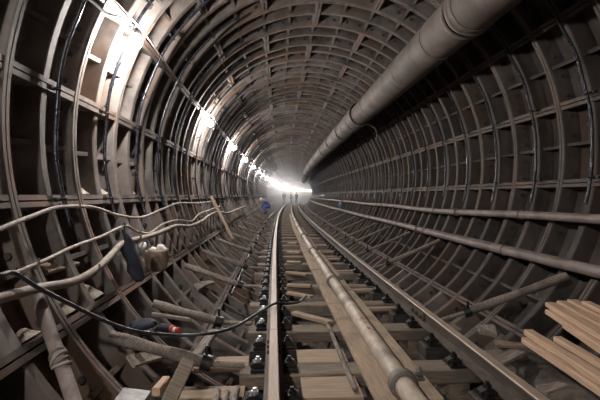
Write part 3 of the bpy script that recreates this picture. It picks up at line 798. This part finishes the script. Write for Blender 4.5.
# blue bucket-like bag hanging between the service pipes
p = up_fn(19.6) + Vector((-.30, 0, -.06))
root = empty('hanging_pouch', p+Vector((0, 0, -.22)), 'blue and grey pouch hanging between the two service pipes', 'pouch')
MB().lathe([(.08, 0), (.11, .03), (.12, .16), (.10, .27), (.03, .31)], 14, 0, (0, 0, 0), 1, 1, .2, 3).build('pouch_cloth', 'blue_bag', root)
MB().tube([(0, 0, .30), (.12, 0, .35), (.26, 0, .34)], .008, 5).build('pouch_strap', 'red', root)

# ------------------------------------------------------------------ people
def skin(name, verts, edges, radii, m, parent, sub=1):
    me = bpy.data.meshes.new(name); me.from_pydata(verts, edges, [])
    o = bpy.data.objects.new(name, me); C.objects.link(o); o.parent = parent
    md = o.modifiers.new('skin', 'SKIN')
    for i, r in enumerate(radii):
        me.skin_vertices[0].data[i].radius = (r, r) if not isinstance(r, tuple) else r
    me.skin_vertices[0].data[0].use_root = True
    md.use_smooth_shade = True
    sb = o.modifiers.new('sub', 'SUBSURF'); sb.levels = sub; sb.render_levels = sub
    me.materials.append(M[m]); return o
def mk(name, verts, edges, radii, m, parent, sub=1):
    me = bpy.data.meshes.new(name); me.from_pydata(verts, edges, [])
    o = bpy.data.objects.new(name, me); C.objects.link(o); o.parent = parent
    me.materials.append(M[m])
    bpy.context.view_layer.objects.active = o
    md = o.modifiers.new('skin', 'SKIN'); md.use_smooth_shade = True
    sv = me.skin_vertices[0].data
    for i, r in enumerate(radii): sv[i].radius = r if isinstance(r, tuple) else (r, r)
    for v in sv: v.use_root = False
    sv[0].use_root = True
    sb = o.modifiers.new('sub', 'SUBSURF'); sb.levels = sub; sb.render_levels = sub
    return o
def person(loc, rz, label, J, coat, trous, helmet, hc='white'):
    """J: joints in metres: pelvis, chest, neck, head, shoulders, elbows, hands, hips, knees, ankles, toes (left then right)"""
    root = empty('person', loc, label, 'person', None, rz)
    g = lambda k: Vector(J[k])
    order = ['pel', 'che', 'nec', 'hea', 'top', 'shl', 'ell', 'hal', 'shr', 'elr', 'har', 'hil', 'knl', 'anl', 'tol', 'hir', 'knr', 'anr', 'tor']
    ix = {k: i for i, k in enumerate(order)}
    E = [('pel', 'che'), ('che', 'nec'), ('nec', 'hea'), ('hea', 'top'), ('che', 'shl'), ('shl', 'ell'), ('ell', 'hal'), ('che', 'shr'), ('shr', 'elr'), ('elr', 'har'), ('pel', 'hil'), ('hil', 'knl'), ('knl', 'anl'), ('anl', 'tol'), ('pel', 'hir'), ('hir', 'knr'), ('knr', 'anr'), ('anr', 'tor')]
    rad = {'pel': .13, 'che': (.15, .11), 'nec': .055, 'hea': .095, 'top': .08, 'shl': .065, 'shr': .065, 'ell': .042, 'elr': .042, 'hal': .035, 'har': .035, 'hil': .085, 'hir': .085, 'knl': .058, 'knr': .058, 'anl': .042, 'anr': .042, 'tol': .035, 'tor': .035}
    mk('body', [g(k) for k in order], [(ix[a], ix[b]) for a, b in E], [rad[k] for k in order], 'skin', root)
    o2 = ['pel', 'che', 'shl', 'ell', 'wrl', 'shr', 'elr', 'wrr']; v = {k: (g(k) if k in J else None) for k in o2}
    v['wrl'] = g('ell').lerp(g('hal'), .8); v['wrr'] = g('elr').lerp(g('har'), .8)
    e2 = [(0, 1), (1, 2), (2, 3), (3, 4), (1, 5), (5, 6), (6, 7)]
    mk('jacket', [v[k] for k in o2], e2, [(.17, .15), (.18, .14), .085, .062, .052, .085, .062, .052], coat, root)
    o3 = ['pel', 'hil', 'knl', 'anl', 'hir', 'knr', 'anr']
    mk('trousers', [g(k) for k in o3], [(0, 1), (1, 2), (2, 3), (0, 4), (4, 5), (5, 6)], [.15, .10, .075, .06, .10, .075, .06], trous, root)
    for a, t in (('anl', 'tol'), ('anr', 'tor')):
        p, q = g(a), g(t); MB().tube([p-(q-p)*.3, p.lerp(q, .5), q+(q-p)*.25], [.05, .055, .042], 10).build('boot', 'dark_coat', root)
    hd = (g('top')-g('hea')).normalized(); c = g('hea')+hd*.03
    x = hd.orthogonal().normalized(); y = hd.cross(x); H = MB(); vs = []
    pr = [(.135, .0), (.118, .01), (.112, .06), (.085, .105), (.03, .125)]
    for r, z in pr:
        for k in range(14): vs.append(c + hd*z + (x*math.cos(2*PI*k/14)+y*math.sin(2*PI*k/14))*r)
    H.add(vs, [(i*14+k, i*14+(k+1) % 14, (i+1)*14+(k+1) % 14, (i+1)*14+k) for i in range(4) for k in range(14)]+[[56+k for k in range(14)]], 0, True)
    H.build('helmet', hc, root)
    return root
def stand(dx=0, lean=0.0):
    return dict(pel=(0, 0, .95), che=(0, lean*.5, 1.32), nec=(0, lean*.8, 1.50), hea=(0, lean+.02, 1.60), top=(0, lean+.02, 1.70),
        shl=(-.19, lean*.7, 1.42), ell=(-.25, -.02, 1.14), hal=(-.22, .10, .90), shr=(.19, lean*.7, 1.42), elr=(.25, -.02, 1.14), har=(.20, .16, .95),
        hil=(-.10, 0, .90), knl=(-.12+dx, .03, .50), anl=(-.13+dx, -.02, .09), tol=(-.15+dx, .13, .05), hir=(.10, 0, .90), knr=(.11, .04, .50), anr=(.12, -.01, .09), tor=(.14, .14, .05))
def on_track(px, s): 
    d = ray(px, 200); t = s/d.y
    return (CAMP+d*t).x
for (px, s, rz, coat, tr, hc, lab) in ((296.5, 66, 2.6, 'dark_coat', 'dark_coat', 'dark_coat', 'distant person in dark clothes standing on the track under the glow'), (291, 64, -1.2, 'olive', 'dark_coat', 'olive', 'distant person in an olive jacket standing beside the dark one'), (284, 60, .5, 'grey_coat', 'grey_coat', 'red', 'distant person in grey left of the others, with reddish helmet')):
    x = on_track(px, s)
    sx = x - s*s/(2*RC)
    z = SLEEP_TOP + .0 if -.25 < sx < 1.8 else CZ-1.25
    person((x, s, z), rz, lab, stand(.03), coat, tr, 0, hc)
# bending worker in blue at the foot of the lamp-side wall
s = 27.5; x = on_track(265.5, s) + .06
Jb = dict(pel=(.12, 0, .52), che=(-.08, 0, .80), nec=(-.20, 0, .86), hea=(-.29, 0, .88), top=(-.38, 0, .92),
    shl=(-.12, -.18, .80), ell=(-.20, -.22, .54), hal=(-.34, -.14, .34), shr=(-.12, .18, .80), elr=(-.20, .22, .54), har=(-.34, .12, .36),
    hil=(.10, -.10, .48), knl=(-.16, -.16, .40), anl=(.02, -.15, .09), tol=(-.12, -.16, .05), hir=(.10, .10, .48), knr=(-.16, .16, .40), anr=(.02, .15, .09), tor=(-.12, .16, .05))
person((x, s, CZ-1.17), 0, 'crouching person in blue work clothes and white helmet at the lamp side', Jb, 'blue_bright', 'blue_bright', 0, 'white')

# ------------------------------------------------------------------ camera, world, view
cam = bpy.data.cameras.new('camera'); co = bpy.data.objects.new('camera', cam); C.objects.link(co)
cam.sensor_width = 36; cam.lens = FPX/600*36; cam.clip_start = .05; cam.clip_end = 400
co.matrix_world = CAMROT.to_4x4(); co.location = CAMP
S.camera = co
w = bpy.data.worlds.new('world'); S.world = w; w.use_nodes = True
w.node_tree.nodes['Background'].inputs[0].default_value = (.02, .02, .022, 1)
w.node_tree.nodes['Background'].inputs[1].default_value = 0.0
# scattering haze added for the far glow, thickening down the tunnel
wn = w.node_tree.nodes; wl = w.node_tree.links
vn = wn.new('ShaderNodeVolumeScatter'); vn.inputs['Anisotropy'].default_value = .72; vn.inputs['Color'].default_value = (.88, .93, 1, 1)
ge = wn.new('ShaderNodeNewGeometry'); sp = wn.new('ShaderNodeSeparateXYZ'); mr = wn.new('ShaderNodeMapRange'); mr.interpolation_type = 'SMOOTHSTEP'
for k, v in (('From Min', 12), ('From Max', 90), ('To Min', .0), ('To Max', .026)): mr.inputs[k].default_value = v
wl.new(ge.outputs['Position'], sp.inputs[0]); wl.new(sp.outputs['Y'], mr.inputs['Value']); wl.new(mr.outputs[0], vn.inputs['Density'])
wl.new(vn.outputs[0], wn['World Output'].inputs['Volume'])
S.view_settings.view_transform = 'Standard'; S.view_settings.look = 'None'
S.view_settings.exposure = 0.0; S.view_settings.gamma = 1.0; S.view_settings.use_curve_mapping = False
S.cycles.max_bounces = 8; S.cycles.diffuse_bounces = 6
S.cycles.use_denoising = True
S.cycles.sample_clamp_indirect = 6.0
